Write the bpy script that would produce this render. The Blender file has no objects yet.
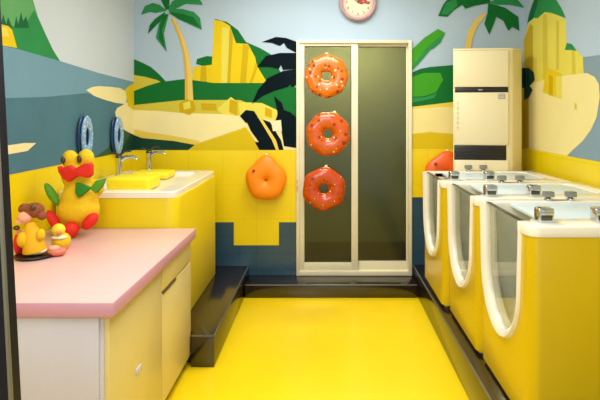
import bpy, bmesh, math, random
from mathutils import Vector, Matrix
random.seed(7)
C = bpy.context.scene
PI = math.pi
# ---------------------------------------------------------------- camera, world, light, exposure
CZ, F, VX, VY = 1.54, 520.0, 325.0, 112.0        # eye height, focal length and principal point (600x400 frame)
cam_d = bpy.data.cameras.new('camera'); cam = bpy.data.objects.new('camera', cam_d)
C.collection.objects.link(cam); C.camera = cam
cam.location = (0, 0, CZ); cam.rotation_euler = (PI/2, 0, 0)
cam_d.sensor_width = 36; cam_d.lens = 36*F/600
cam_d.shift_x = -(VX-300)/600; cam_d.shift_y = -(200-VY)/600
cam_d.clip_start = 0.05
w = bpy.data.worlds.new('world'); C.world = w; w.use_nodes = True
bg = w.node_tree.nodes['Background']; bg.inputs[0].default_value = (0.86, 0.93, 1.0, 1); bg.inputs[1].default_value = 0.75
def area(name, loc, sx, sy, power, col=(1, .97, .92), rot=(0, 0, 0)):
    l = bpy.data.lights.new(name, 'AREA'); l.shape = 'RECTANGLE'; l.size = sx; l.size_y = sy
    l.energy = power; l.color = col
    o = bpy.data.objects.new(name, l); C.collection.objects.link(o); o.location = loc; o.rotation_euler = rot
    return o
area('ceiling_panel_light', (0.0, 3.5, 2.76), 1.1, 1.0, 38)
area('ceiling_panel_light', (-0.3, 1.4, 2.76), 1.2, 1.2, 45)
C.view_settings.view_transform = 'Standard'; C.view_settings.look = 'None'
C.view_settings.gamma = 1; C.view_settings.use_curve_mapping = False
area('entrance_fill', (-0.9, -.3, 2.3), 1.0, 1.0, 22, (.88, .94, 1), (math.radians(62), 0, math.radians(-4)))  # added cool fill from behind the camera, brightens the cabinet end panel
C.view_settings.exposure = 0.05

# ---------------------------------------------------------------- materials
def lin(c): 
    c = c/255
    return c/12.92 if c <= .04045 else ((c+.055)/1.055)**2.4
def rgb(c): return (lin(c[0]), lin(c[1]), lin(c[2]), 1)
MATS = {}
def mat(name, c, rough=.6, metal=0, var=.06, scale=6, spec=None, coat=0, bump=0, bscale=60, tile=None, tilecol=None, trans=0, spots=None):
    if spec is None: spec = .15 if 'paint' in name else .5
    m = bpy.data.materials.new(name); m.use_nodes = True
    nt = m.node_tree; b = nt.nodes['Principled BSDF']
    b.inputs['Roughness'].default_value = rough; b.inputs['Metallic'].default_value = metal
    b.inputs['Specular IOR Level'].default_value = spec
    b.inputs['Coat Weight'].default_value = coat; b.inputs['Transmission Weight'].default_value = trans
    tc = nt.nodes.new('ShaderNodeTexCoord')
    n = nt.nodes.new('ShaderNodeTexNoise'); n.inputs['Scale'].default_value = scale; n.inputs['Detail'].default_value = 3
    nt.links.new(tc.outputs['Object'], n.inputs['Vector'])
    mx = nt.nodes.new('ShaderNodeMix'); mx.data_type = 'RGBA'
    L = rgb(c)
    mx.inputs[6].default_value = tuple(max(0, x*(1-var)) for x in L[:3])+(1,)
    mx.inputs[7].default_value = tuple(min(1, x*(1+var)) for x in L[:3])+(1,)
    nt.links.new(n.outputs['Fac'], mx.inputs[0])
    out = mx.outputs[2]
    if tile:                                     # square tiles: grooves from two wave-free modulo lines
        sp = nt.nodes.new('ShaderNodeSeparateXYZ'); nt.links.new(tc.outputs['Object'], sp.inputs[0])
        fac = None
        for ax in tile[1]:
            d = nt.nodes.new('ShaderNodeMath'); d.operation = 'PINGPONG'; d.inputs[1].default_value = tile[0]/2
            nt.links.new(sp.outputs[ax], d.inputs[0])
            g = nt.nodes.new('ShaderNodeMath'); g.operation = 'LESS_THAN'; g.inputs[1].default_value = .0018
            nt.links.new(d.outputs[0], g.inputs[0])
            if fac is None: fac = g.outputs[0]
            else:
                q = nt.nodes.new('ShaderNodeMath'); q.operation = 'MAXIMUM'
                nt.links.new(fac, q.inputs[0]); nt.links.new(g.outputs[0], q.inputs[1]); fac = q.outputs[0]
        m2 = nt.nodes.new('ShaderNodeMix'); m2.data_type = 'RGBA'
        nt.links.new(fac, m2.inputs[0]); nt.links.new(out, m2.inputs[6]); m2.inputs[7].default_value = rgb(tilecol)
        out = m2.outputs[2]
    for sc_, th, col_ in (spots or ()):
        vo = nt.nodes.new('ShaderNodeTexVoronoi'); vo.inputs['Scale'].default_value = sc_
        nt.links.new(tc.outputs['Object'], vo.inputs['Vector'])
        g = nt.nodes.new('ShaderNodeMath'); g.operation = 'LESS_THAN'; g.inputs[1].default_value = th
        nt.links.new(vo.outputs['Distance'], g.inputs[0])
        m2 = nt.nodes.new('ShaderNodeMix'); m2.data_type = 'RGBA'
        nt.links.new(g.outputs[0], m2.inputs[0]); nt.links.new(out, m2.inputs[6]); m2.inputs[7].default_value = rgb(col_)
        out = m2.outputs[2]
    nt.links.new(out, b.inputs['Base Color'])
    if bump:
        n2 = nt.nodes.new('ShaderNodeTexNoise'); n2.inputs['Scale'].default_value = bscale
        nt.links.new(tc.outputs['Object'], n2.inputs['Vector'])
        bp = nt.nodes.new('ShaderNodeBump'); bp.inputs['Strength'].default_value = bump; bp.inputs['Distance'].default_value = .01
        nt.links.new(n2.outputs['Fac'], bp.inputs['Height']); nt.links.new(bp.outputs[0], b.inputs['Normal'])
    MATS[name] = m
    return m
def glass(name, tint, rough=.03, gloss=.15):
    m = bpy.data.materials.new(name); m.use_nodes = True; nt = m.node_tree
    nt.nodes.remove(nt.nodes['Principled BSDF'])
    t = nt.nodes.new('ShaderNodeBsdfTransparent'); t.inputs[0].default_value = rgb(tint)
    g = nt.nodes.new('ShaderNodeBsdfGlossy'); g.inputs['Roughness'].default_value = rough
    g.inputs[0].default_value = (.9, .92, .9, 1)
    fr = nt.nodes.new('ShaderNodeLayerWeight'); fr.inputs[0].default_value = .5
    p = nt.nodes.new('ShaderNodeMath'); p.operation = 'POWER'; p.inputs[1].default_value = 5
    nt.links.new(fr.outputs['Facing'], p.inputs[0])
    s = nt.nodes.new('ShaderNodeMath'); s.operation = 'ADD'; s.inputs[1].default_value = gloss; s.use_clamp = True
    nt.links.new(p.outputs[0], s.inputs[0])
    mx = nt.nodes.new('ShaderNodeMixShader'); nt.links.new(s.outputs[0], mx.inputs[0])
    nt.links.new(t.outputs[0], mx.inputs[1]); nt.links.new(g.outputs[0], mx.inputs[2])
    nt.links.new(mx.outputs[0], nt.nodes['Material Output'].inputs[0])
    return m
sky = mat('sky_paint', (174, 193, 210), .7, var=.1, scale=1.2)
yel = mat('yellow_tile', (236, 208, 12), .3, tile=(.3, (0, 1, 2)), tilecol=(222, 192, 10), var=.08, scale=2)
blue = mat('blue_tile', (44, 76, 96), .25, tile=(.15, (0, 2)), tilecol=(36, 62, 80), var=.25, scale=5)
skyL = mat('pale_sky_paint', (196, 206, 215), .7, var=.08, scale=1.2)
sea = mat('sea_paint', (112, 152, 172), .6, var=.08, scale=3)
seaR = mat('grey_sea_paint', (128, 152, 165), .6)
teal = mat('deep_sea_paint', (76, 118, 134), .6, var=.16, scale=4)
gD = mat('dark_green_paint', (14, 104, 42), .6); gM = mat('mid_green_paint', (44, 136, 74), .6, var=.12)
gL = mat('light_green_paint', (96, 162, 100), .6, var=.12); gT = mat('tree_green_paint', (22, 96, 56), .6)
gB = mat('bright_green_paint', (64, 152, 34), .6); gX = mat('undergrowth_paint', (20, 62, 48), .6, var=.2)
gO = mat('olive_paint', (58, 90, 56), .6)
rY = mat('rock_yellow_paint', (222, 192, 22), .6); rD = mat('rock_and_shadow_paint', (196, 164, 14), .6)
rO = mat('rock_olive_paint', (204, 188, 62), .6); rL = mat('rock_light_paint', (222, 208, 84), .6)
sand = mat('sand_paint', (238, 224, 166), .6, var=.05); sandY = mat('sand_yellow_paint', (226, 200, 84), .6)
sandR = mat('sand_cream_paint', (234, 218, 148), .6, var=.05)
trk = mat('trunk_paint', (226, 194, 100), .6); trkD = mat('trunk_shade_paint', (214, 170, 60), .6)
nav = mat('black_leaf_paint', (16, 26, 32), .9, var=.3, spec=.03); cream = mat('cream_paint', (235, 225, 190), .6)
dune = mat('dune_paint', (212, 184, 22), .6)
flo = mat('yellow_vinyl_floor', (246, 212, 20), .28, var=.06, scale=2.5)
kerb = mat('black_granite', (30, 21, 20), .16, var=.3, scale=14, spec=1.0)
kedge = mat('kerb_nosing', (86, 84, 80), .3)
ceilm = mat('ceiling_white', (235, 235, 230), .8)
alu = mat('cream_aluminium', (226, 218, 188), .4)
seal = mat('dark_seal', (54, 54, 46), .5)
white = mat('white_acrylic', (242, 236, 222), .18, var=.01, coat=.3)
whiteB = mat('white_liner', (226, 226, 216), .3, var=.02)
ytub = mat('yellow_gelcoat', (210, 178, 8), .3, var=.05, scale=2, coat=.2)
chrome = mat('chrome', (205, 208, 210), .14, metal=1)
dchrome = mat('dark_chrome', (84, 88, 78), .25, metal=.7)
steel = mat('brushed_steel', (150, 148, 138), .35, metal=.6)
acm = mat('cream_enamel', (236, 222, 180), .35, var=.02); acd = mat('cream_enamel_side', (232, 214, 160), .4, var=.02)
black = mat('black_plastic', (32, 24, 20), .35); grey = mat('grey_plastic', (150, 148, 150), .5)
pink = mat('pink_laminate', (226, 183, 180), .28, var=.03, scale=3); pinkE = mat('mauve_edge', (206, 150, 176), .35, var=.06)
cabW = mat('white_lacquer', (204, 200, 220), .4, var=.02); cabC = mat('cream_lacquer', (220, 202, 136), .35, var=.04)
seam = mat('dark_seam', (90, 76, 50), .7)
orange = mat('orange_vinyl', (224, 112, 14), .25, var=.3, scale=30, coat=.4, spots=((17, .26, (150, 62, 30)), (22.3, .2, (246, 216, 186))))
orangeR = mat('red_orange_vinyl', (196, 70, 8), .25, var=.4, scale=30, coat=.4, spots=((19, .24, (140, 40, 24)), (19.1, .15, (240, 190, 160))))
orangeY = mat('amber_vinyl', (250, 140, 8), .45, var=.08, scale=10)
orangeP = mat('coral_vinyl', (232, 96, 20), .4, var=.25, scale=12)
spk = mat('pale_print', (240, 206, 168), .4); redp = mat('brown_print', (150, 62, 40), .5)
clockR = mat('pink_enamel', (188, 150, 158), .35); clockF = mat('cream_dial', (226, 212, 178), .6)
maro = mat('maroon_print', (160, 62, 56), .6); dk = mat('dark_ink', (90, 70, 60), .6); pnk = mat('rose_ink', (226, 120, 120), .6)
plY = mat('yellow_plush', (232, 190, 12), .8, bump=.3, var=.1, scale=12); plR = mat('red_felt', (222, 34, 14), .7, bump=.2)
plG = mat('green_felt', (84, 152, 28), .7, bump=.2); plGd = mat('deep_green_felt', (40, 132, 26), .7)
ink = mat('brown_eye', (80, 60, 20), .3); brown = mat('brown_plush', (138, 72, 36), .85, bump=.4, var=.25, scale=30)
skin = mat('peach_plush', (236, 172, 136), .7); padY = mat('lemon_vinyl', (252, 226, 30), .4)
ivory = mat('ivory_plastic', (232, 220, 190), .5); salmon = mat('salmon_plastic', (222, 120, 96), .45)
swB = mat('blue_vinyl', (120, 164, 200), .4, spots=((40, .3, (200, 214, 226)), (31, .2, (226, 170, 190)))); swW = mat('pale_blue_print', (196, 214, 228), .4)
swN = mat('navy_shadow', (36, 62, 106), .3)
frG = mat('grey_frame', (116, 116, 106), .4, metal=.3); frD = mat('dark_frame', (18, 20, 34), .5, spec=.2); viol = mat('violet_reflection', (112, 72, 214), .4)
frB = mat('slate_frame', (70, 78, 110), .5)
olive = mat('olive_wall', (116, 118, 100), .7)
clear = glass('clear_glass', (244, 244, 238), .02, .03)
tint = glass('tinted_glass', (186, 186, 158), .1, .03)

# ---------------------------------------------------------------- mesh helpers
class MB:
    def __init__(s): s.bm = bmesh.new(); s.mats = []
    def mi(s, m):
        if m not in s.mats: s.mats.append(m)
        return s.mats.index(m)
    def _in(s, t, m, M=None, smooth=True):
        if M is not None: bmesh.ops.transform(t, matrix=M, verts=t.verts)
        i = s.mi(m)
        for f in t.faces: f.material_index = i; f.smooth = smooth
        for e in t.edges:
            if len(e.link_faces) == 2 and e.calc_face_angle(0) > math.radians(38): e.smooth = False
        me = bpy.data.meshes.new('tmp'); t.to_mesh(me); t.free(); s.bm.from_mesh(me); bpy.data.meshes.remove(me)
        return s
    def box(s, a, b, m, bev=0, seg=2, M=None):
        t = bmesh.new(); bmesh.ops.create_cube(t, size=1)
        a = Vector(a); b = Vector(b); c = (a+b)/2; d = b-a
        for v in t.verts: v.co = Vector((v.co.x*d.x, v.co.y*d.y, v.co.z*d.z))+c
        if bev: bmesh.ops.bevel(t, geom=t.edges[:], offset=bev, segments=seg, profile=.5, affect='EDGES')
        return s._in(t, m, M)
    def poly(s, pts, m):
        t = bmesh.new(); t.faces.new([t.verts.new(p) for p in pts])
        return s._in(t, m, smooth=False)
    def prism(s, pts, vec, m, bev=0, M=None):
        t = bmesh.new(); f = t.faces.new([t.verts.new(p) for p in pts])
        r = bmesh.ops.extrude_face_region(t, geom=[f]); vs = [g for g in r['geom'] if isinstance(g, bmesh.types.BMVert)]
        bmesh.ops.translate(t, verts=vs, vec=Vector(vec)); bmesh.ops.recalc_face_normals(t, faces=t.faces)
        if bev: bmesh.ops.bevel(t, geom=t.edges[:], offset=bev, segments=2, profile=.5, affect='EDGES')
        return s._in(t, m, M)
    def ball(s, c, r, m, M=None, u=20, v=12):
        t = bmesh.new(); bmesh.ops.create_uvsphere(t, u_segments=u, v_segments=v, radius=1)
        if not hasattr(r, '__len__'): r = (r, r, r)
        T = Matrix.Translation(c) @ (M if M is not None else Matrix()) @ Matrix.Diagonal((*r, 1))
        return s._in(t, m, T)
    def cyl(s, p, q, r, m, r2=None, n=20, bev=0):
        p = Vector(p); q = Vector(q); d = q-p
        t = bmesh.new(); bmesh.ops.create_cone(t, cap_ends=True, segments=n, radius1=r, radius2=r if r2 is None else r2, depth=d.length)
        if bev: bmesh.ops.bevel(t, geom=[e for e in t.edges if e.calc_face_angle(0) > 1], offset=bev, segments=2, profile=.5, affect='EDGES')
        return s._in(t, m, Matrix.Translation((p+q)/2) @ d.to_track_quat('Z', 'Y').to_matrix().to_4x4())
    def tube(s, pts, r, m, n=10, closed=False):
        pts = [Vector(p) for p in pts]; t = bmesh.new(); rings = []
        N = len(pts); up = Vector((0, 0, 1))
        for i, p in enumerate(pts):
            a = pts[i-1] if (i > 0 or closed) else p; b = pts[(i+1) % N] if (i < N-1 or closed) else p
            d = (b-a).normalized(); x = d.cross(up)
            if x.length < .05: x = d.cross(Vector((0, 1, 0)))
            x.normalize(); y = d.cross(x).normalized()
            rr = r[i] if hasattr(r, '__len__') else r
            rings.append([t.verts.new(p+rr*(math.cos(k*2*PI/n)*x+math.sin(k*2*PI/n)*y)) for k in range(n)])
        for i in range(N if closed else N-1):
            A, B = rings[i], rings[(i+1) % N]
            for k in range(n): t.faces.new((A[k], A[(k+1) % n], B[(k+1) % n], B[k]))
        if not closed: t.faces.new(rings[0]); t.faces.new(rings[-1][::-1])
        bmesh.ops.recalc_face_normals(t, faces=t.faces)
        return s._in(t, m)
    def ring(s, R, hole, depth, m, lobes=0, amp=0, n=60, k=14, M=None, top=0):
        t = bmesh.new(); rows = []
        for i in range(n):
            u = 2*PI*i/n; ro = R*(1+amp*math.cos(lobes*(u-PI/2)))+top*max(0, math.cos((u-PI/2)*1.0))**10
            mid = (ro+hole)/2; mr = (ro-hole)/2
            rows.append([t.verts.new(((mid+mr*math.cos(2*PI*j/k))*math.cos(u), (mid+mr*math.cos(2*PI*j/k))*math.sin(u), depth*math.sin(2*PI*j/k))) for j in range(k)])
        for i in range(n):
            A, B = rows[i], rows[(i+1) % n]
            for j in range(k): t.faces.new((A[j], A[(j+1) % k], B[(j+1) % k], B[j]))
        bmesh.ops.recalc_face_normals(t, faces=t.faces)
        return s._in(t, m, M)
    def obj(s, name, parent=None, loc=(0, 0, 0)):
        me = bpy.data.meshes.new(name); s.bm.to_mesh(me); s.bm.free()
        for m in s.mats: me.materials.append(m)
        o = bpy.data.objects.new(name, me); C.collection.objects.link(o); o.location = loc
        if parent is not None: o.parent = parent
        return o
def tag(o, label=None, cat=None, group=None, kind=None):
    for k, v in (('label', label), ('category', cat), ('group', group), ('kind', kind)):
        if v: o[k] = v
    return o
def thing(name, label, cat, loc=(0, 0, 0), group=None):
    o = bpy.data.objects.new(name, None); C.collection.objects.link(o); o.location = loc; o.empty_display_size = .1
    return tag(o, label, cat, group)
def copy_tree(o, parent=None):
    c = o.copy(); C.collection.objects.link(c)
    if parent is not None: c.parent = parent
    for ch in [x for x in C.objects if x.parent == o]: copy_tree(ch, c)
    return c

# ---------------------------------------------------------------- the room
XL, XR, YB, H, Y0 = -1.68, 1.75, 4.573, 2.85, -0.6
def Pb(x, y, off=0):                              # wall coordinates of the painting on the back wall
    s = F/YB; return (min(max((x-VX)/s, XL), XR), YB-off, CZ-(y-VY)/s)
def Pl(x, y, off=0):
    s = (VX-min(x, 134.0))/-XL; return (XL+off, F/s, CZ-(y-VY)/s)
def Pr(x, y, off=0):
    s = (max(x, 524.0)-VX)/XR; return (XR-off, F/s, CZ-(y-VY)/s)
def paint(mb, P, layers):
    for i, (m, pts) in enumerate(layers): mb.poly([P(x, y, .00015*(i+1)) for x, y in pts], m)
STEP = .00015
# floor and ceiling
b = MB(); b.box((XL-.1, Y0, -.1), (XR+.1, YB+.121, 0), flo); tag(b.obj('floor'), kind='structure')
b = MB(); b.box((XL-.1, YB+.121, -.1), (XR+.1, YB+1.7, 0), kerb); tag(b.obj('floor_corridor'), kind='structure')
b = MB(); b.box((XL-.1, Y0, H), (XR+.1, YB+.15, H+.1), ceilm); tag(b.obj('ceiling'), kind='structure')
# back wall with the door opening
DX0, DX1, DZ0, DZ1 = Pb(296.5, 0)[0], Pb(411.5, 0)[0], .108, Pb(0, 40.5)[2]
b = MB()
b.prism([(XL, YB, 0), (DX0, YB, 0), (DX0, YB, DZ1), (DX1, YB, DZ1), (DX1, YB, 0), (XR, YB, 0), (XR, YB, H), (XL, YB, H)], (0, .12, 0), sky)
BL = [
 (gD, [(215, 19), (227, 22), (238, 30), (246, 42), (260, 48), (272, 55), (282, 75), (296, 88), (296, 110), (215, 100)]),
 (gD, [(134, 59), (143, 63), (151, 67), (160, 75), (168, 84), (134, 92)]),
 (rO, [(134, 75), (146, 77), (157, 80), (165, 84), (150, 88), (134, 91)]),
 (rY, [(193, 67), (202, 66), (212, 63), (214, 84), (192, 84)]),
 (rD, [(201, 67), (206, 66), (207, 84), (200, 84)]),
 (gD, [(196, 64), (197, 59), (207, 56), (216, 57), (216, 64), (203, 66)]),
 (rY, [(214, 20), (222, 21), (230, 26), (236, 43), (248, 44), (255, 57), (257, 66), (268, 84), (211, 84)]),
 (rL, [(222, 27), (229, 28), (228, 84), (221, 84)]),
 (rD, [(230, 26), (233, 36), (230, 84), (227, 84)]),
 (rD, [(243, 44), (249, 45), (246, 84), (240, 84)]), (rD, [(256, 62), (258, 67), (252, 84), (249, 84)]),
 (gD, [(134, 91), (147, 86), (160, 82), (185, 79), (214, 83), (268, 83), (297, 88), (297, 122), (282, 119), (240, 103), (183, 102), (134, 106)]),
 (rO, [(134, 105), (183, 100), (240, 100), (282, 116), (282, 124), (217, 117), (134, 113)]),
 (sand, [(134, 110), (160, 111), (182, 113), (217, 114), (246, 116), (280, 120), (297, 125), (297, 150), (134, 150)]),
 (rL, [(217, 109), (224, 103), (231, 97), (238, 102), (237, 116), (222, 114)]), (rD, [(230, 99), (238, 102), (237, 116), (229, 112)]),
 (rD, [(201, 103), (216, 104), (217, 111), (202, 110)]), (rL, [(238, 102), (262, 103), (277, 110), (278, 121), (240, 116)]),
 (rD, [(265, 107), (272, 110), (272, 118), (265, 116)]),
 (gX, [(134, 134), (142, 137), (174, 139), (196, 144), (190, 151), (134, 151)]),
 (sandY, [(134, 129), (146, 132), (174, 136), (200, 141), (196, 145), (174, 141), (142, 138), (134, 135)]),
 (dune, [(187, 151), (196, 144), (220, 136), (246, 127), (262, 151)]),
 (trk, [(171, 18), (174.5, 18), (184, 38), (189, 55), (192, 74), (193.5, 102), (185, 102), (185, 74), (183.5, 55), (179, 38)]),
 (trkD, [(171, 18), (172.5, 18), (181, 38), (185.5, 55), (187.5, 74), (188, 102), (185, 102), (185, 74), (183.5, 55), (179, 38)]),
 (rD, [(179, 104), (186, 99), (194, 101), (196, 110), (190, 115), (180, 112)]), (rL, [(183, 103), (190, 101), (191, 108), (184, 110)]),
 # palm crown
 (gM, [(167, 11), (160, 5), (153, 3), (145, 6), (141, 15), (150, 12), (156, 13)]),
 (gD, [(165, 12), (155, 19), (150, 25), (148, 34), (156, 26), (166, 16)]),
 (gM, [(164, 14), (159, 24), (156, 38), (167, 52), (164, 34), (169, 14)]),
 (gD, [(163, 15), (160, 26), (159, 38), (165, 49), (162, 30), (168, 15)]),
 (gM, [(168, 9), (182, 9), (194, 12), (200, 18), (202, 30), (191, 25), (180, 20), (170, 14)]),
 (gD, [(169, 12), (183, 14), (193, 17), (201, 28), (189, 23), (178, 19)]),
 (gM, [(167, 10), (173, 1), (184, -6), (198, -4), (203, 5), (186, 4), (176, 9)]),
 (gD, [(166, 10), (161, 0), (164, -10), (172, -14), (170, -2), (169, 9)]),
 # black banana leaves left of the door
 (nav, [(297, 42), (286, 38), (276, 37), (262, 42), (272, 43), (280, 46), (284, 43), (287, 48), (297, 53)]),
 (nav, [(297, 53), (280, 53), (266, 56), (257, 67), (270, 67), (279, 69), (281, 65), (283, 70), (297, 69)]),
 (nav, [(297, 69), (283, 71), (268, 78), (258, 90), (252, 104), (263, 96), (274, 91), (288, 87), (290, 84), (292, 87), (297, 85)]),
 (nav, [(274, 96), (282, 103), (284, 110), (290, 112), (297, 118), (297, 148), (284, 146), (281, 128), (275, 122), (278, 113)]),
 (nav, [(240, 116), (246, 110), (254, 111), (258, 117), (252, 121), (246, 123)]),
 (nav, [(246, 120), (256, 117), (270, 122), (281, 140), (284, 151), (260, 151), (255, 142), (259, 142), (251, 131)]),
 (cream, [(271, 121), (281, 120), (282, 131), (273, 131)]), (sandY, [(258, 117), (261, 117), (276, 140), (279, 150), (276, 150), (272, 140)]),
 # right of the door
 (gD, [(411, 73), (420, 69), (430, 67), (454, 65), (475, 66), (475, 104), (453, 103), (411, 108)]),
 (gB, [(412, 77), (424, 73), (440, 73), (443, 80), (436, 92), (425, 96), (411, 97)]),
 (gM, [(411, 98), (425, 97), (437, 93), (434, 98), (411, 103)]),
 (sandY, [(411, 107), (453, 102), (475, 104), (475, 112), (411, 112)]),
 (sandR, [(411, 109), (440, 107), (475, 108), (475, 138), (411, 136)]), (dune, [(411, 134), (430, 132), (475, 136), (475, 151), (411, 151)]),
 (gB, [(410.5, 72), (410.5, 51), (424, 38), (438, 29), (445, 33), (440, 38), (441, 42), (434, 48), (430, 50), (421, 61)]),
 (gM, [(411, 71), (411, 68), (425, 50), (440, 36), (445, 33), (441, 41), (434, 48), (430, 50), (421, 61)]),
 (trk, [(464, 52), (467, 33), (473, 22), (483, 13), (486, 15), (478, 25), (473, 36), (470, 52)]),
 (gD, [(490, 3), (474, 6), (465, 9), (462, 5), (454, 10), (447, 17), (438, 16), (443, 5), (450, -4), (466, -8), (490, -2)]),
 (gM, [(441, 14), (446, 3), (456, -2), (457, 6), (447, 15)]),
 (gM, [(489, 3), (500, -4), (516, -2), (524, 8), (510, 5), (497, 5)]),
 (gD, [(488, 3), (505, 8), (518, 17), (519, 31), (512, 27), (508, 31), (503, 21), (496, 17), (493, 25), (489, 35), (484, 24), (487, 14)]),
 (gX, [(522, 68), (524, 68), (524, 92), (514, 90)]), (rD, [(514, 88), (524, 88), (524, 151), (508, 151)]),  # brown strip paints in the shadow behind the air conditioner
 # tiles
 (blue, [(134, 221), (297, 221), (297, 300), (134, 300)]),
 (yel, [(134, 150), (296.4, 150), (296.4, 222), (279, 222), (279, 245), (234, 245), (234, 222), (134, 222)]),
 (blue, [(411.6, 196), (524, 196), (524, 300), (411.6, 300)]), (yel, [(411.6, 149), (524, 149), (524, 197), (411.6, 197)]),
]
paint(b, Pb, BL)
tag(b.obj('wall_back'), kind='structure')
# left wall
b = MB(); b.box((XL-.1, Y0, 0), (XL, YB+.12, H), skyL)
LL = [
 (sea, [(-400, -80), (0, 45), (18, 49), (60, 61), (99, 73), (134, 82), (134, 152), (13, 175), (-400, 250)]),
 (teal, [(-400, 92), (9, 98), (45, 97), (87, 93), (110, 101), (134, 107), (134, 152), (13, 175), (-400, 250)]),
 (gL, [(-400, -250), (30, -40), (33, 0), (38, 17), (45, 33), (53, 50), (60, 61), (18, 49), (0, 45), (-400, -70)]),
 (gM, [(-400, -60), (12, 27), (24, 27), (34, 10), (45, 33), (53, 50), (60, 61), (18, 49), (0, 45), (-400, -60)]),
 (gT, [(1, 24), (3, 14), (6, 24), (8, 17), (11, 25), (14, 28), (16, 16), (18, 24), (21, 12), (23, 21), (26, 16), (29, 28), (14, 28)]),
 (rY, [(-400, -170), (0, 24), (8, 26), (12, 30), (17, 48), (0, 45), (-400, -75)]),
 (rL, [(0, 26), (7, 28), (9, 37), (0, 36)]),
 (gX, [(118, 127), (126, 132), (134, 135), (134, 152), (92, 160), (108, 148)]),
 (gO, [(92, 159), (108, 148), (116, 130), (121, 128), (130, 134), (119, 154)]),
 (sand, [(86, 90), (92, 87), (99, 86), (112, 87), (120, 88), (127, 92), (126, 104), (116, 103), (105, 100), (94, 96)]),
 (sand, [(134, 98), (126, 103), (117, 108), (115, 112), (116, 120), (118, 126), (126, 131), (134, 135)]),
 (rY, [(125, 89), (130, 85), (134, 83), (134, 110), (128, 106)]),
 (sand, [(-10, 146), (10, 145), (24, 143), (36, 143), (27, 151), (10, 154), (-10, 157)]),
]
paint(b, Pl, LL)
o_ = STEP*(len(LL)+2)
zb = Pb(0, 150)[2]
b.poly([(XL+o_, Y0, .0), (XL+o_, YB, .0), (XL+o_, YB, zb), (XL+o_, Y0, zb)], yel)
tag(b.obj('wall_left'), kind='structure')
# right wall
b = MB(); b.box((XR, Y0, 0), (XR+.1, YB+.12, H), sky)
RL = [
 (seaR, [(560, 60), (600, 55), (760, 30), (900, 120), (900, 260), (600, 166), (560, 156)]),
 (rL, [(528, 24), (536, 15), (545, 12), (556, 14), (566, 20), (567, 68), (565, 80), (549, 90), (524, 98), (524, 40)]),
 (rD, [(524, 40), (530, 24), (533, 26), (533, 70), (527, 92), (524, 94)]),
 (rO, [(543, 15), (547, 14), (548, 78), (543, 80)]), (rO, [(556, 20), (559, 21), (559, 70), (556, 70)]),
 (gM, [(527, 24), (529, 14), (533, 2), (537, -8), (548, -14), (556, -1), (562, 9), (566, 18), (560, 16), (552, 13), (545, 12), (538, 18), (533, 18)]),
 (gT, [(528, 22), (530, 12), (536, -4), (540, -8), (537, 6), (533, 19)]),
 (rL, [(567, 49), (576, 49), (583, 57), (584, 76), (566, 76)]), (rO, [(572, 50), (575, 50), (576, 76), (572, 76)]),
 (gM, [(565, 50), (567, 43), (572, 44), (577, 51), (571, 50)]),
 (sandR, [(524, 92), (530, 84), (547, 79), (568, 75), (587, 73), (595, 77), (599, 84), (600, 97), (597, 117), (591, 130), (583, 141), (573, 150), (563, 160), (524, 150)]),
 (rY, [(545, 77), (548, 68), (556, 71), (562, 74), (562, 99), (549, 95), (543, 92)]), (rD, [(549, 75), (553, 76), (553, 96), (549, 95)]),
 (rL, [(556, 76), (562, 76), (562, 98), (556, 97)]),
 (rO, [(575, 103), (577, 104), (577, 110), (575, 109)]), (rD, [(524, 96), (529, 96), (529, 150), (524, 150)]),  # corner strip carries on the painted shadow by the air conditioner
 (gX, [(524, 68), (529, 68), (534, 72), (535, 80), (530, 86), (533, 90), (529, 98), (524, 100)]),
]
paint(b, Pr, RL)
o_ = STEP*(len(RL)+2); zr = 1.54-36/113.7
b.poly([(XR-o_, Y0, 0), (XR-o_, YB, 0), (XR-o_, YB, zr), (XR-o_, Y0, zr)], yel)
tag(b.obj('wall_right'), kind='structure')

# kerbs and step
def kerb_obj(name, a, c, edges):
    b = MB(); b.box(a, c, kerb, bev=.006)
    for p, q in edges: b.cyl(p, q, .0055, kedge, n=8)
    tag(b.obj(name), kind='structure')
kerb_obj('trim_1', (-.668, 4.305, 0), (.77, YB-.0005, .108), [((-.66, 4.309, .1055), (.76, 4.309, .1055))])
b = MB(); b.prism([(XL+.02, 3.2, 0), (-.812, 3.2, 0), (-.812, 3.135, 0), (-.668, 3.135, 0), (-.668, YB-.0005, 0), (XL+.02, YB-.0005, 0)], (0, 0, .19), kerb, bev=.005)
b.cyl((-.672, 3.14, .187), (-.672, 4.56, .187), .0055, kedge, n=8); b.cyl((-.808, 3.139, .187), (-.675, 3.139, .187), .0055, kedge, n=8)
tag(b.obj('trim_2'), kind='structure')
kerb_obj('trim_3', (.77, .6, 0), (XR-.016, YB-.0005, .2), [((.774, .62, .197), (.774, 4.56, .197))])

# back room seen dimly through the glass
b = MB()
b.box((DX0-.5, YB+1.6, 0), (DX1+.5, YB+1.7, 2.6), olive); b.box((DX0-.6, YB+.121, 0), (DX0-.5, YB+1.7, 2.6), olive)
b.box((DX1+.5, YB+.121, 0), (DX1+.6, YB+1.7, 2.6), olive); b.box((DX0-.6, YB+.151, 2.6), (DX1+.6, YB+1.7, 2.7), olive)
tag(b.obj('wall_corridor'), kind='structure')
l = area('corridor_fill', ((DX0+DX1)/2, YB+1.0, 2.55), 1.0, .3, 130, (1, .96, .85))  # added lamp, grades the door glass from bright top to dark bottom

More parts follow.
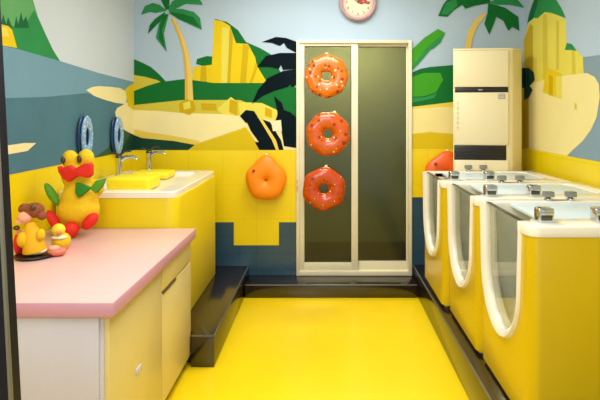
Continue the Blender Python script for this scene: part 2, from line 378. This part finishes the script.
# sliding door
dr = thing('door_1', None, None, ((DX0+DX1)/2, YB, DZ0)); tag(dr, kind='structure')
W2 = (DX1-DX0)/2; HH = DZ1-DZ0
def frame(mb, x0, x1, z0, z1, y0, y1, l_, r_, t_, b_, m):
    mb.box((x0, y0, z0), (x0+l_, y1, z1), m, .003); mb.box((x1-r_, y0, z0), (x1, y1, z1), m, .003)
    mb.box((x0+l_-.003, y0+.001, z1-t_), (x1-r_+.003, y1-.001, z1), m, .003); mb.box((x0+l_-.003, y0+.001, z0), (x1-r_+.003, y1-.001, z0+b_), m, .003)
b = MB(); frame(b, -W2, W2, 0, HH, -.03, .1, .026, .03, .026, .04, alu); b.obj('door_frame', dr)
mx = (354.5-VX)/113.7-(DX0+DX1)/2
for nm, x0, x1, y0, l_, r_ in (('sliding_panel', -W2+.02, mx+.03, -.012, .05, .058), ('sliding_panel', mx-.025, W2-.024, .034, .05, .018)):
    b = MB(); frame(b, x0, x1, .034, HH-.02, y0, y0+.036, l_, r_, .03, .078, alu)
    s_ = b
    p = b.obj(nm, dr)
    g = MB(); frame(g, x0+l_-.004, x1-r_+.004, .108, HH-.046, y0+.004, y0+.03, .008, .008, .008, .008, seal); g.obj('gasket', p)
    g = MB(); g.box((x0+l_, y0+.016, .106), (x1-r_, y0+.021, HH-.045), tint); g.obj('pane', p)
# faint red characters on the left stile
t = MB()
def st(x0, z0, x1, z1): t.box((x0, -.0325, z0), (x1, -.0295, z1), pnk)
cx = (295.8-VX)/113.7-(DX0+DX1)/2+.014
zt = CZ-(183-VY)/113.7-DZ0
st(cx-.012, zt+.02, cx+.01, zt+.024); st(cx-.001, zt, cx+.003, zt+.03); st(cx-.012, zt-.002, cx-.006, zt+.008)
st(cx-.012, zt-.03, cx+.012, zt-.026); st(cx-.002, zt-.075, cx+.003, zt-.03); st(cx-.01, zt-.05, cx+.01, zt-.046)
t.obj('door_lettering', dr)

# entrance door leaf at the left edge
dl = thing('door_2', None, None, (-.727, 1.3, 0)); tag(dl, kind='structure')
dl.rotation_euler = (0, math.radians(-3), 0)
b = MB(); b.box((-.008, -.0225, .01), (0, -.012, 2.1), frG, .002); b.box((-.007, -.012, .01), (-.0005, .018, 2.1), frD); b.box((-.04, -.022, .01), (-.0075, .018, 2.1), frD, .003)
b.box((-.062, -.02, .01), (-.04, .02, 2.1), frB, .003); b.box((-.6, -.02, .01), (-.062, .02, .1), frG, .003)
b.box((-.6, -.02, 2.0), (-.062, .02, 2.1), frG, .003); b.box((-.66, -.02, .01), (-.6, .02, 2.1), frG, .003)
b.obj('door_frame', dl)
b = MB(); b.box((-.6, -.003, .1), (-.062, .003, 2.0), clear); b.obj('pane', dl)
b = MB(); b.box((-.058, -.023, 1.47), (-.044, -.019, 1.57), viol, .001); b.box((-.058, -.023, 1.58), (-.046, -.019, 1.60), pnk, .001); b.obj('reflection_patch', dl)  # violet and pink patches painted as a light reflection on the door
b = MB(); b.box((-.034, -.03, 1.32), (-.02, -.02, 1.38), steel, .003); b.obj('lock_plate', dl)

# ---------------------------------------------------------------- bathing tubs on the right
TL, TW, TZ0, TZ1 = .68, .885, .022, .832       # length along the aisle, depth to the wall, skirt bottom and top above the kerb
def outline(y0, y1, x0, x1, r, n=6):             # rounded corners on the aisle side only
    pts = [(x1, y0)]
    for k in range(n+1): a = -PI/2-k*PI/2/n; pts.append((x0+r+r*math.cos(a), y0+r+r*math.sin(a)))
    for k in range(n+1): a = PI-k*PI/2/n; pts.append((x0+r+r*math.cos(a), y1-r+r*math.sin(a)))
    pts.append((x1, y1)); return pts
U0, U1, UZ = .10, .648, .27
def upath(inset=0, top=TZ1, n=20):
    a, c = U0+inset, U1-inset; m_ = (a+c)/2; w_ = (c-a)/2; z0 = UZ+inset; hz = .30
    pts = [(a, top)]
    for k in range(n+1):
        t_ = PI+k*PI/n; pts.append((m_+w_*.93*math.cos(t_), z0+hz+hz*math.sin(t_)))
    pts.append((c, top)); return pts
cover = mat('pale_blue_cover', (206, 222, 230), .3, var=.03)
def make_tub():
    cy_ = (.175, .60)
    root = thing('baby_bath_tub', 'x', 'bathtub')
    # skirt: vertical wall following the outline, notched for the window on the aisle face
    t = bmesh.new(); r = .05; out = outline(0, TL, 0, TW, r)
    def wall(pts, z0, z1, off=0):
        vs = [(t.verts.new((x, y, z0)), t.verts.new((x, y, z1))) for x, y in pts]
        for (a, c), (d, e) in zip(vs, vs[1:]): t.faces.new((a, d, e, c))
    wall(out[:8], TZ0, TZ1); wall(out[8:], TZ0, TZ1)
    up = upath()
    pts = [(r, TZ0), (r, TZ1)]+up+[(TL-r, TZ1), (TL-r, TZ0)]
    t.faces.new([t.verts.new((0, y, z)) for y, z in pts][::-1])
    bmesh.ops.remove_doubles(t, verts=t.verts, dist=1e-4)
    bot = [t.verts.new((x, y, TZ0)) for x, y in out]
    t.faces.new(bot)
    b = MB(); b._in(t, ytub); sk = b.obj('skirt', root)
    # white window surround, following the U
    b = MB(); t = bmesh.new(); o1 = upath(-.012, TZ1+.03); rows = []; n_ = len(o1)
    def taper(w0, w1, top):                          # narrow lip on the near arm, broad on the far one
        A_, B_ = upath(w0, top), upath(w1, top); L_ = len(A_)
        return [(p[0]+(q[0]-p[0])*min(1, max(0, (i/(L_-1)-.12)*2.2)), p[1]+(q[1]-p[1])*min(1, max(0, (i/(L_-1)-.12)*2.2))) for i, (p, q) in enumerate(zip(A_, B_))]
    o2 = taper(.008, .042, TZ1+.03)
    for (ya, za), (yb, zb_) in zip(o1, o2):
        m_ = ((ya+yb)/2, (za+zb_)/2)
        rows.append([t.verts.new(v) for v in ((-.002, ya, za), (-.016, ya*.75+yb*.25, za*.75+zb_*.25), (-.014, m_[0], m_[1]), (.0, yb, zb_), (.06, yb, zb_), (.06, ya, za))])
    for A, B in zip(rows, rows[1:]):
        for k in range(6): t.faces.new((A[k], A[(k+1) % 6], B[(k+1) % 6], B[k]))
    t.faces.new(rows[0]); t.faces.new(rows[-1][::-1]); bmesh.ops.recalc_face_normals(t, faces=t.faces)
    b._in(t, white); b.obj('window_surround', root)
    # clear front window
    pp = taper(.004, .036, TZ1+.028)
    cv = MB(); cv.box((.13, cy_[0]+.004, TZ1+.006), (.775, cy_[1]-.004, TZ1+.026), cover, .006); cv.obj('cover', root)
    b = MB(); b.prism([(.012, y, z) for y, z in pp], (.012, 0, 0), clear); wn = b.obj('window_pane', root)
    b = MB(); b.box((.008, U0+.03, TZ1+.027), (.028, U1-.03, TZ1+.032), dchrome, .001); b.obj('edge_strip', wn)
    # top rim: C-shaped deck
    ra = outline(-.004, TL-.001, -.008, TW, .055); cy0, cy1, cxx = .175, .60, .78
    inner = [(.03, cy0), (.03, cy1)]
    c_ = [(TW, -.004)]+ra[1:8]+[(-.008, U0+.03), (.05, U0+.03), (.07, cy0-.0)]
    rr = .07; arc = []
    for k in range(7): a = -PI/2+k*PI/2/6; arc.append((cxx-rr+rr*math.cos(a), cy0+rr+rr*math.sin(a)))
    for k in range(7): a = k*PI/2/6; arc.append((cxx-rr+rr*math.cos(a), cy1-rr+rr*math.sin(a)))
    c_ += arc+[(.07, cy1), (.05, U1-.03), (-.008, U1-.03)]+ra[8:-1]+[(TW, TL-.001)]
    b = MB(); b.prism([(x, y, TZ1-.012) for x, y in c_], (0, 0, .045), white, bev=.006); b.obj('rim', root)
    # basin liner
    b = MB(); t = bmesh.new()
    lp = [(.062, cy0)]+arc+[(.062, cy1)]
    rows = [[t.verts.new((x, y, z)) for x, y in lp] for z in (TZ1+.02, .36)]
    lp2 = [(.062+(x-.062)*.9, (y-.39)*.88+.39) for x, y in lp]
    rows.append([t.verts.new((x, y, .28)) for x, y in lp2])
    for A, B in zip(rows, rows[1:]):
        for k in range(len(A)-1): t.faces.new((A[k], A[k+1], B[k+1], B[k]))
    t.faces.new(rows[-1]); t.faces.new((rows[0][0], rows[1][0], rows[2][0], rows[2][-1], rows[1][-1], rows[0][-1])) if False else None
    bmesh.ops.recalc_face_normals(t, faces=t.faces); b._in(t, whiteB)
    b.obj('basin', root)
    b = MB(); b.ball((.42, .597, .62), (.028, .006, .05), maro); b.obj('red_oval', root)  # small red oval on the far basin wall
    b = MB(); b.cyl((.3, .39, .279), (.3, .39, .288), .03, dchrome, bev=.002); b.obj('drain', root)
    b = MB(); b.box((.62, .588, .5), (.65, .601, .6), black, .004); b.obj('black_block', root)  # small black block on the far basin wall
    # waterfall spouts on the near deck and knobs on the far deck
    def spout(x, y):
        b = MB(); b.box((x-.034, y-.028, TZ1+.03), (x+.034, y+.03, TZ1+.095), chrome, .008, 3)
        b.box((x-.03, y-.036, TZ1+.07), (x+.03, y-.02, TZ1+.08), chrome, .003)
        s_ = b.obj('spout', root)
        b = MB(); b.box((x-.024, y-.031, TZ1+.044), (x+.024, y-.026, TZ1+.066), dchrome, .002); b.obj('spout_mouth', s_)
    spout(.10, .10); spout(.345, .10)
    def knob(x, y):
        b = MB(); b.cyl((x, y, TZ1+.03), (x, y, TZ1+.045), .022, chrome, bev=.002); b.cyl((x, y, TZ1+.045), (x, y, TZ1+.062), .012, dchrome)
        b.box((x-.028, y-.018, TZ1+.052), (x+.028, y+.018, TZ1+.082), steel, .005); b.obj('knob', root)
    knob(.35, .64); knob(.47, .64)
    b = MB(); b.box((.37, .635, TZ1+.03), (.45, .65, TZ1+.038), steel, .002); b.obj('overflow_slot', root)
    for fx in (.04, .8):
        for fy in (.06, .34, .62):
            b = MB(); b.cyl((fx, fy, 0), (fx, fy, .012), .018, ivory, bev=.002); b.cyl((fx, fy, .012), (fx, fy, TZ0+.004), .009, steel); b.obj('foot', root)
    return root
tub = make_tub()
G = 'baby bath tubs along the right wall'
for i, (x, y, lab) in enumerate([
    (.848, 2.15, 'nearest yellow-skirted white bath tub, its broad yellow end filling the lower right'),
    (.835, 2.843, 'middle yellow-skirted bath tub with U-shaped window, between the two others'),
    (.80, 3.531, 'farthest yellow-skirted bath tub with U-shaped window, in front of the tall cream air conditioner')]):
    o = tub if i == 0 else copy_tree(tub)
    o.location = (x, y, .2); tag(o, lab, 'bathtub', G)

# ---------------------------------------------------------------- air conditioner
ac = thing('air_conditioner', 'tall cream floor-standing air conditioner in the far right corner', 'air conditioner', (1.056, 4.285, .2))
pf = [(0, 0), (.44, -.05), (.475, -.045), (.585, .05), (.585, .165), (.055, .165)]
HA = 1.86
b = MB(); b.prism([(x, y, .04) for x, y in pf], (0, 0, HA-.05), acd, bev=.006); b.obj('cabinet', ac)
b = MB(); b.prism([(x*1.01-.003, y*1.02-.003, HA-.012) for x, y in pf], (0, 0, .014), acm, bev=.004); b.obj('top_cap', ac)
b = MB(); b.prism([(x*.96+.01, y*.92+.01, 0) for x, y in pf], (0, 0, .045), grey, bev=.004); b.obj('base', ac)
ang = math.atan2(-.05, .44); RM = Matrix.Rotation(ang, 4, 'Z')
def zc(y, s=122.): return CZ-(y-VY)/s-.2
fw = math.hypot(.44, .05)
b = MB(); b.box((.008, -.014, zc(87)), (fw-.004, .002, HA-.02), acm, .006, M=RM); b.obj('upper_panel', ac)
b = MB(); b.box((.008, -.014, zc(145)), (fw-.004, .002, zc(92.5)), acm, .006, M=RM); b.obj('front_panel', ac)
b = MB(); b.box((.008, -.014, .05), (fw-.004, .002, zc(160)), acm, .006, M=RM); b.obj('lower_panel', ac)
b = MB(); b.box((.014, -.010, zc(92.3)), (fw-.006, .003, zc(87.2)), black, .002, M=RM)
b.box((.20, -.013, zc(90.6)), (.235, -.009, zc(89.2)), grey, .001, M=RM); b.obj('display_strip', ac)
b = MB(); b.box((.008, -.006, zc(160)), (fw-.02, .003, zc(145.5)), black, .002, M=RM); lv = b.obj('air_outlet', ac)
for k in range(4):
    q = MB(); q.box((.014, -.011, zc(157.5-k*3.1)), (fw-.026, -.004, zc(157.0-k*3.1)), black, .0005, M=RM); q.obj('louvre', lv)
b = MB(); b.box((fw-.085, -.0155, zc(99)), (fw-.03, -.0135, zc(93.8)), grey, M=RM)
for k in range(3): b.box((fw-.08, -.017, zc(98-k*1.4)), (fw-.036, -.0145, zc(97.4-k*1.4)), clockF, M=RM)
b.obj('rating_label', ac)
b = MB(); lav = mat('pale_lettering', (214, 198, 170), .5)
for k in range(6):
    z = zc(103+k*5); b.box((.022, -.0155, z), (.05, -.0135, z+.005), lav, M=RM); b.box((.033, -.0155, z-.012), (.038, -.0135, z+.016), lav, M=RM); b.box((.026, -.0155, z-.014), (.046, -.0135, z-.010), lav, M=RM)
b.obj('lettering', ac)

# ---------------------------------------------------------------- left counter cabinet
cb = thing('base_cabinet', 'white and cream storage cabinet under the pink counter at lower left', 'cabinet', (-1.25, 2.54, 0))
def L(o, p): return tuple(p[i]-o.location[i] for i in range(3))
X0, X1, Ya, Yb_, ZT = XL+.02, -.815, 1.965, 3.16, .77
b = MB(); b.box(L(cb, (X0, Ya, .06)), L(cb, (X1-.02, Yb_, ZT)), cabW, .003); b.box(L(cb, (X0, Ya+.03, 0)), L(cb, (X1-.06, Yb_-.02, .062)), seam); b.obj('carcass', cb)
b = MB(); b.box(L(cb, (X0, Ya-.014, .06)), L(cb, (X1-.035, Ya+.002, ZT-.002)), cabW, .003); b.obj('end_panel', cb)
ym = 2.60
b = MB(); b.box(L(cb, (X1-.02, Ya, .07)), L(cb, (X1, ym-.004, ZT-.004)), cabC, .003); b.obj('door', cb)
b = MB(); b.box(L(cb, (X1-.02, ym+.004, .07)), L(cb, (X1, Yb_, .63)), cabC, .003); d = b.obj('door', cb)
b = MB(); b.box(L(cb, (X1-.004, ym+.01, .622)), L(cb, (X1+.003, ym+.24, .636)), seam, .001); b.obj('finger_pull', d)
b = MB(); b.box(L(cb, (X1-.02, ym+.004, .64)), L(cb, (X1, Yb_, ZT-.004)), cabC, .003); b.obj('drawer', cb)
b = MB(); b.box(L(cb, (X1-.022, ym-.004, .07)), L(cb, (X1-.004, ym+.004, ZT-.004)), seam); b.obj('door_gap', cb)
b = MB(); b.box(L(cb, (X1-.001, 2.24, .40)), L(cb, (X1+.006, 2.30, .43)), cabW, .003); b.obj('door_catch', cb)
b = MB(); b.box((XL+.015, 1.94, .7705), (-.79, 3.185, .825), pinkE, .005); b.box((XL+.015, 1.942, .8235), (-.792, 3.183, .8275), pink, .001)
ct = b.obj('worktop'); tag(ct, 'pale pink laminate worktop with mauve edge on the cabinet at lower left', 'worktop')

# ---------------------------------------------------------------- sink unit behind the counter
sk = thing('wash_unit', 'yellow rounded wash unit with white basin top behind the pink counter', 'sink', (-1.3, 3.8, .19))
b = MB()
t = bmesh.new(); xs0, xs1, ya, yb, r = XL+.02, -.908, 3.2, 4.37, .07
pts = [(xs0, ya)]
for k in range(7): a = -PI/2+k*PI/12; pts.append((xs1-r+r*math.cos(a), ya+r+r*math.sin(a)))
for k in range(7): a = k*PI/12; pts.append((xs1-r+r*math.cos(a), yb-r+r*math.sin(a)))
pts.append((xs0, yb))
yg = mat('yellow_gelcoat_wash', (228, 204, 20), .35, var=.06, scale=3)
b.prism([L(sk, (x, y, .192)) for x, y in pts], (0, 0, 1.012-.192), yg, bev=.008); b.obj('skirt', sk)
hx0, hx1, hy0, hy1 = -1.5, -1.03, 3.28, 4.26
b = MB(); z0, z1 = 1.011, 1.05
def lp(x0, x1, y0, y1, r, z, n=6):
    o = []
    for cx_, cy_, s_ in ((x1-r, y0+r, -PI/2), (x1-r, y1-r, 0), (x0+r, y1-r, PI/2), (x0+r, y0+r, PI)):
        for k in range(n+1): a = s_+k*PI/2/n; o.append((cx_+r*math.cos(a), cy_+r*math.sin(a), z))
    return o
loops = [lp(xs0, xs1-.012, ya-.004, yb, .06, z0), lp(xs0, xs1-.012, ya-.004, yb, .06, z1-.006), lp(xs0+.006, xs1-.018, ya+.002, yb-.006, .055, z1),
         lp(hx0, hx1, hy0, hy1, .06, z1), lp(hx0+.01, hx1-.01, hy0+.01, hy1-.01, .055, z1-.022)]
t.free(); t = bmesh.new(); rows = [[t.verts.new(L(sk, p)) for p in l_] for l_ in loops]
for A, B in zip(rows, rows[1:]):
    for k in range(len(A)): t.faces.new((A[k], A[(k+1) % len(A)], B[(k+1) % len(A)], B[k]))
t.faces.new(rows[-1]); t.faces.new(rows[0][::-1]); bmesh.ops.recalc_face_normals(t, faces=t.faces)
b._in(t, white); b.obj('basin_top', sk)
def faucet(x, y, lab):
    f = thing('faucet', lab, 'faucet', (x, y, 1.05), 'mixer taps on the wash unit')
    b = MB(); b.cyl((0, 0, 0), (0, 0, .02), .034, chrome, bev=.003); b.cyl((0, 0, .02), (0, 0, .15), .022, chrome, .026); b.obj('body', f)
    b = MB(); b.tube([(0, 0, .12), (.05, 0, .155), (.11, 0, .16), (.135, 0, .14)], [.018, .015, .013, .012], chrome); b.obj('spout', f)
    b = MB(); b.ball((0, 0, .155), (.026, .026, .02), dchrome); b.tube([(0, 0, .165), (-.02, .0, .18), (-.06, 0, .19)], [.011, .009, .006], dchrome)
    b.tube([(0, 0, .165), (.04, 0, .195), (.09, 0, .2)], [.01, .008, .006], dchrome); b.obj('lever', f)
    return f
faucet(-1.53, 3.86, 'chrome mixer tap on the wash unit nearer the camera, over the front yellow cushion')
faucet(-1.46, 4.315, 'chrome mixer tap at the far end of the wash unit, in the corner')
def pad(x0, x1, y0, y1, h, lab):
    b = MB(); b.box((-(x1-x0)/2, -(y1-y0)/2, 0), ((x1-x0)/2, (y1-y0)/2, h), padY, .022, 4)
    b.tube([(-(x1-x0)/2+.02, -(y1-y0)/2-.0, h*.5), ((x1-x0)/2-.02, -(y1-y0)/2-.0, h*.5)], .003, padY)
    o = b.obj('bath_cushion', loc=((x0+x1)/2, (y0+y1)/2, 1.0285)); tag(o, lab, 'cushion', 'lemon cushions on the wash unit')
pad(-1.41, -1.13, 3.34, 3.58, .088, 'bright lemon bath cushion nearer the front of the white basin')
pad(-1.47, -1.19, 3.92, 4.16, .055, 'bright lemon bath cushion farther back on the white basin')

# ---------------------------------------------------------------- swim rings
def swim_ring(lab, loc, R, m, lobes, amp, hole, rot, top=0, group='orange swim rings', nspk=11, tilt=0, hookn='hook'):
    M = Matrix.Rotation(PI/2, 4, 'X')
    root = thing('swim_ring', lab, 'swim ring', loc, group)
    b = MB(); b.ring(R, hole, .042, m, lobes, amp, top=top)
    b.obj('tube', root)
    b = MB(); a = 2.45; b.cyl((.15*math.cos(a)*R/.2, .15*math.sin(a)*R/.2, .03), (.15*math.cos(a)*R/.2, .15*math.sin(a)*R/.2, .052), .014, redp, .011, bev=.002); b.obj('valve', root)
    b = MB(); b.cyl((0, R+.005+top, -.042), (0, R+.005+top, -.022), .016, clockF, .008, bev=.002); b.tube([(0, R+.005+top, -.03), (0, R+.004+top, -.01), (0, R-.012+top, .006)], .005, clockF); b.obj('suction_hook', root)
    root.rotation_euler = (PI/2, rot, 0)
    return root
def pw(x, y, Y): s = F/Y; return ((x-VX)/s, Y, CZ-(y-VY)/s)
yd = YB-.012-.034
swim_ring('bright orange swim ring at the top of the glass door, highest of three', pw(326.5, 76, yd-.035), .188, orange, 8, .02, .04, 0)
swim_ring('orange swim ring in the middle of the three on the glass door', pw(328, 134, yd-.035), .19, mat('deep_orange_vinyl', (208, 88, 8), .25, var=.35, scale=30, coat=.4, spots=((15, .24, (150, 50, 28)), (18, .16, (244, 206, 176)))), 8, .02, .04, .3)
swim_ring('red-orange swim ring lowest of the three on the glass door', pw(324, 189, yd-.035), .186, orangeR, 6, .035, .04, .1)
swim_ring('plain amber swim ring on the yellow tiled wall left of the door', pw(266, 180, YB-.09), .175, orangeY, 5, .03, .008, 0, .035, nspk=6)
swim_ring('orange swim ring half hidden behind the cream air conditioner, right of the door', pw(446, 175, YB-.06), .185, orangeP, 5, .03, .012, .1, .02, nspk=8)
# blue rings on the left wall
def blue_ring(lab, Y, z, R):
    root = thing('blue_swim_ring', lab, 'swim ring', (XL+.042, Y, z), 'blue rings on the left wall')
    b = MB(); b.ring(R, R*.42, .014, swB, n=48, M=Matrix.Diagonal((.54, 1, 1, 1))); b.obj('tube', root)
    b = MB(); b.ring(R*1.0, R*.5, .008, swN, n=48, M=Matrix.Translation((-.006, 0, -.022)) @ Matrix.Diagonal((.54, 1, 1, 1))); b.obj('ring_shadow', root)  # navy ring stands in for the dark shadow beside the tube
    root.rotation_euler = (PI/2, 0, PI/2)
blue_ring('pale blue ring hanging on the left wall, above the yellow plush toy', 3.58, 1.37, .146)
blue_ring('pale blue ring on the left wall beside the nearer chrome tap, closer to the corner', 4.13, 1.355, .15)

# ---------------------------------------------------------------- wall clock
ck = thing('wall_clock', 'round cream wall clock with pink rim above the glass door', 'clock', pw(358, 2.5, YB-.035))
ck.rotation_euler = (PI/2, 0, 0)
R = .163
b = MB(); b.ring(R, R-.034, .03, clockR, n=64, k=12); b.cyl((0, 0, -.032), (0, 0, -.002), R-.02, clockR, n=48); b.obj('rim', ck)
b = MB(); b.cyl((0, 0, -.002), (0, 0, .004), R-.02, clockF, n=48); b.obj('dial', ck)
b = MB()
for k in range(60):
    a = k*PI/30; b.box((-.0015, R-.04, .004), (.0015, R-.030, .0055), dk, M=Matrix.Rotation(-a, 4, 'Z'))
b.ring(.118, .114, .0012, pnk, n=48, k=6, M=Matrix.Translation((0, 0, .0045)))
for k in range(12):
    a = PI/2-(k+1)*PI/6
    fc = bpy.data.curves.new('num', 'FONT'); fc.body = str(k+1); fc.size = .036; fc.align_x = 'CENTER'; fc.align_y = 'CENTER'; fc.extrude = .0008
    fo = bpy.data.objects.new('num', fc); C.collection.objects.link(fo); bpy.context.view_layer.update()
    me = bpy.data.meshes.new_from_object(fo); me.transform(Matrix.Translation((.1*math.cos(a), .1*math.sin(a), .0055)))
    i = b.mi(dk); n0 = len(b.bm.faces); b.bm.from_mesh(me)
    b.bm.faces.ensure_lookup_table()
    for f in b.bm.faces[n0:]: f.material_index = i
    bpy.data.objects.remove(fo); bpy.data.curves.remove(fc); bpy.data.meshes.remove(me)
b.obj('numerals', ck)
b = MB()
for x, y, r_ in ((.03, .0, .022), (.062, .006, .02), (.045, .026, .024), (.01, .018, .018), (.085, -.005, .016)): b.ball((x, y, .005), (r_, r_*.8, .003), maro)
b.ball((.046, .008, .008), (.008, .008, .003), orangeY); b.obj('printed_flower', ck)
b = MB(); b.box((-.003, -.01, .009), (.003, .055, .011), dk, M=Matrix.Rotation(.9, 4, 'Z')); b.obj('hour_hand', ck)
b = MB(); b.box((-.002, -.012, .012), (.002, .08, .0135), dk, M=Matrix.Rotation(-.5, 4, 'Z')); b.obj('minute_hand', ck)

# ---------------------------------------------------------------- toys on the counter
ZC = .8275
def blob(mb, balls, m, vox=.006):                 # one smooth plush body grown from overlapping balls
    mbd = bpy.data.metaballs.new('mb'); ob = bpy.data.objects.new('mb', mbd); C.collection.objects.link(ob)
    mbd.resolution = vox; mbd.render_resolution = vox; mbd.threshold = .1
    for c, r in balls:
        e = mbd.elements.new(type='ELLIPSOID'); e.co = c
        r = r if hasattr(r, '__len__') else (r, r, r); e.size_x, e.size_y, e.size_z = [q for q in r]; e.radius = 1.24
    bpy.context.view_layer.update()
    me = bpy.data.meshes.new_from_object(ob.evaluated_get(bpy.context.evaluated_depsgraph_get()))
    bpy.data.objects.remove(ob); bpy.data.metaballs.remove(mbd)
    t = bmesh.new(); t.from_mesh(me); bpy.data.meshes.remove(me)
    mb._in(t, m)
Yf = 3.03; sf = F/Yf
fr = thing('plush_toy', 'large yellow bug-eyed plush toy with red bow mouth and red feet on the pink counter', 'soft toy', ((79-VX)/sf, Yf, ZC))
zf = ZC-((235-VY)*0+0)
def fp(x, y, dy=0): return ((x-76)/sf, dy, (236-y)/sf)
k_ = 1/sf
b = MB()
for c, r in ((fp(77, 201), (.105, .085, .125)), (fp(76, 211), (.118, .095, .1)), (fp(74, 178), (.085, .075, .08)), (fp(67, 161), (.046, .045, .055)), (fp(83, 160), (.046, .045, .055)), (fp(92, 190, .02), (.045, .04, .05))):
    b.ball(c, r, plY, u=28, v=18)
bo = b.obj('body', fr)
rm = bo.modifiers.new('r', 'REMESH'); rm.mode = 'VOXEL'; rm.voxel_size = .008; rm.use_smooth_shade = True
sm = bo.modifiers.new('s', 'SMOOTH'); sm.iterations = 6; sm.factor = .6
for x, y in ((65, 161), (81, 160)):
    b = MB(); b.ball(fp(x-1, y, -.047), (.014, .008, .022), ink); b.obj('eye', fr)
b = MB()
def lobe(mb, x0, y0, x1, y1, w, th, m, dy):
    p = Vector(fp(x0, y0, dy)); q = Vector(fp(x1, y1, dy)); d = q-p
    mb.ball((p+q)/2, (d.length/2, th, w), m, M=Matrix.Rotation(-math.atan2(d.z, d.x), 4, 'Y'))
b.prism([fp(x+2, y, -.105) for x, y in ((61, 166), (66, 168), (72, 165), (77.5, 169), (84, 165), (90, 163), (94, 165), (94, 175), (90, 178), (84, 176), (79, 176), (72, 182), (66, 178), (62, 172))], (0, .045, 0), plR, bev=.007)
b.obj('mouth', fr)
b = MB(); lobe(b, 46, 184, 59, 206, .024, .024, plG, -.04); b.obj('arm', fr)
b = MB(); b.prism([fp(80, 182, -.1), fp(87, 184, -.105), fp(95, 187, -.1), fp(90, 192, -.1), fp(83, 197, -.1), fp(80, 192, -.1)], (0, .035, 0), plGd, bev=.006)
b.prism([fp(94, 188, -.1), fp(100, 180, -.1), fp(109, 178, -.1), fp(106, 186, -.1), fp(100, 193, -.1)], (0, .035, 0), plG, bev=.006); b.obj('ribbon', fr)
b = MB(); lobe(b, 50, 210, 63, 231, .026, .035, plR, -.06); b.obj('foot', fr)
b = MB(); b.ball(fp(75, 228, -.09), (.046, .045, .044), plR); b.obj('foot', fr)
b = MB(); lobe(b, 86, 228, 99, 213, .034, .04, plR, -.07); b.obj('foot', fr)

Yd = 2.56; sd = F/Yd
def dp(x, y, dy=0): return ((x-34)/sd, dy, (259-y)/sd)
tr = MB(); tr.cyl((0, 0, 0), (0, 0, .01), .075, black, .09, n=32, bev=.003); tr.ring(.092, .08, .005, black, n=32, k=8, M=Matrix.Translation((0, 0, .011)))  # flat dark disc with a raised lip under the doll
o = tr.obj('disc', loc=((35-VX)/sd, Yd, ZC)); tag(o, 'dark round tray under the small dolls on the pink counter', 'disc')
dl_ = thing('doll', 'small doll with brown hair and yellow dress sitting on the dark tray', 'doll', ((34-VX)/sd, Yd, ZC+.0105))
def dq(x, y, dy=0): return ((x-34)/sd, dy, (257-y)/sd)
b = MB(); b.cyl(dq(35, 254), dq(31, 224, -.005), .056, r2=.022, n=24, bev=.006, m= mat('gold_cloth', (236, 180, 14), .7, bump=.2)); b.ball(dq(43, 236, -.02), (.02, .02, .028), plY); b.ball(dq(26, 241, -.02), (.03, .03, .04), plY); b.obj('dress', dl_)
b = MB(); b.ball(dq(35, 253), (.058, .045, .02), ivory); b.obj('hem', dl_)
b = MB(); b.ball(dq(27, 219, -.02), (.034, .032, .03), skin); b.ball(dq(23, 223, -.04), (.014, .01, .01), skin); b.obj('head', dl_)
b = MB(); b.ball(dq(33, 213, .01), (.048, .045, .038), brown); b.ball(dq(25, 211, -.0), (.03, .03, .026), brown); b.ball(dq(42, 218, 0), (.022, .025, .022), brown); b.ball(dq(36, 209, -.03), (.014, .014, .014), ink); b.obj('hair', dl_)
b = MB(); b.ball(dq(20, 229, -.03), (.016, .014, .012), ink); b.obj('arm', dl_)
b = MB(); b.ball((0, 0, .062), (.026, .035, .062), plR); b.ball((0, 0, .11), (.018, .022, .02), skin)
o = b.obj('toy_figure', loc=((17.5-VX)/sd, Yd+.02, ZC)); tag(o, 'small red toy standing at the left edge beside the brown-haired doll', 'toy')
dk_ = thing('toy_duck', 'small yellow toy duck between the doll and the big plush toy', 'toy duck', ((48-VX)/sd, Yd+.13, ZC))
b = MB(); b.ball((0, 0, .045), (.045, .05, .045), plY); b.ball((-.01, -.01, .105), (.033, .033, .032), mat('lemon_plush', (240, 212, 46), .6)); b.obj('body', dk_)
b = MB(); b.ball((.01, -.045, .098), (.014, .016, .006), salmon); b.obj('beak', dk_)
b = MB(); b.ball((.0, -.02, .07), (.04, .035, .012), ivory); b.obj('collar', dk_)
b = MB(); b.ball((0, 0, .022), (.045, .04, .022), salmon, u=24); b.ball((-.01, -.01, .04), (.026, .026, .014), skin)
o = b.obj('toy_slipper', loc=((55-VX)/sd, Yd+.02, ZC)); tag(o, 'salmon pink rounded toy lying on the counter right of the tray', 'toy')
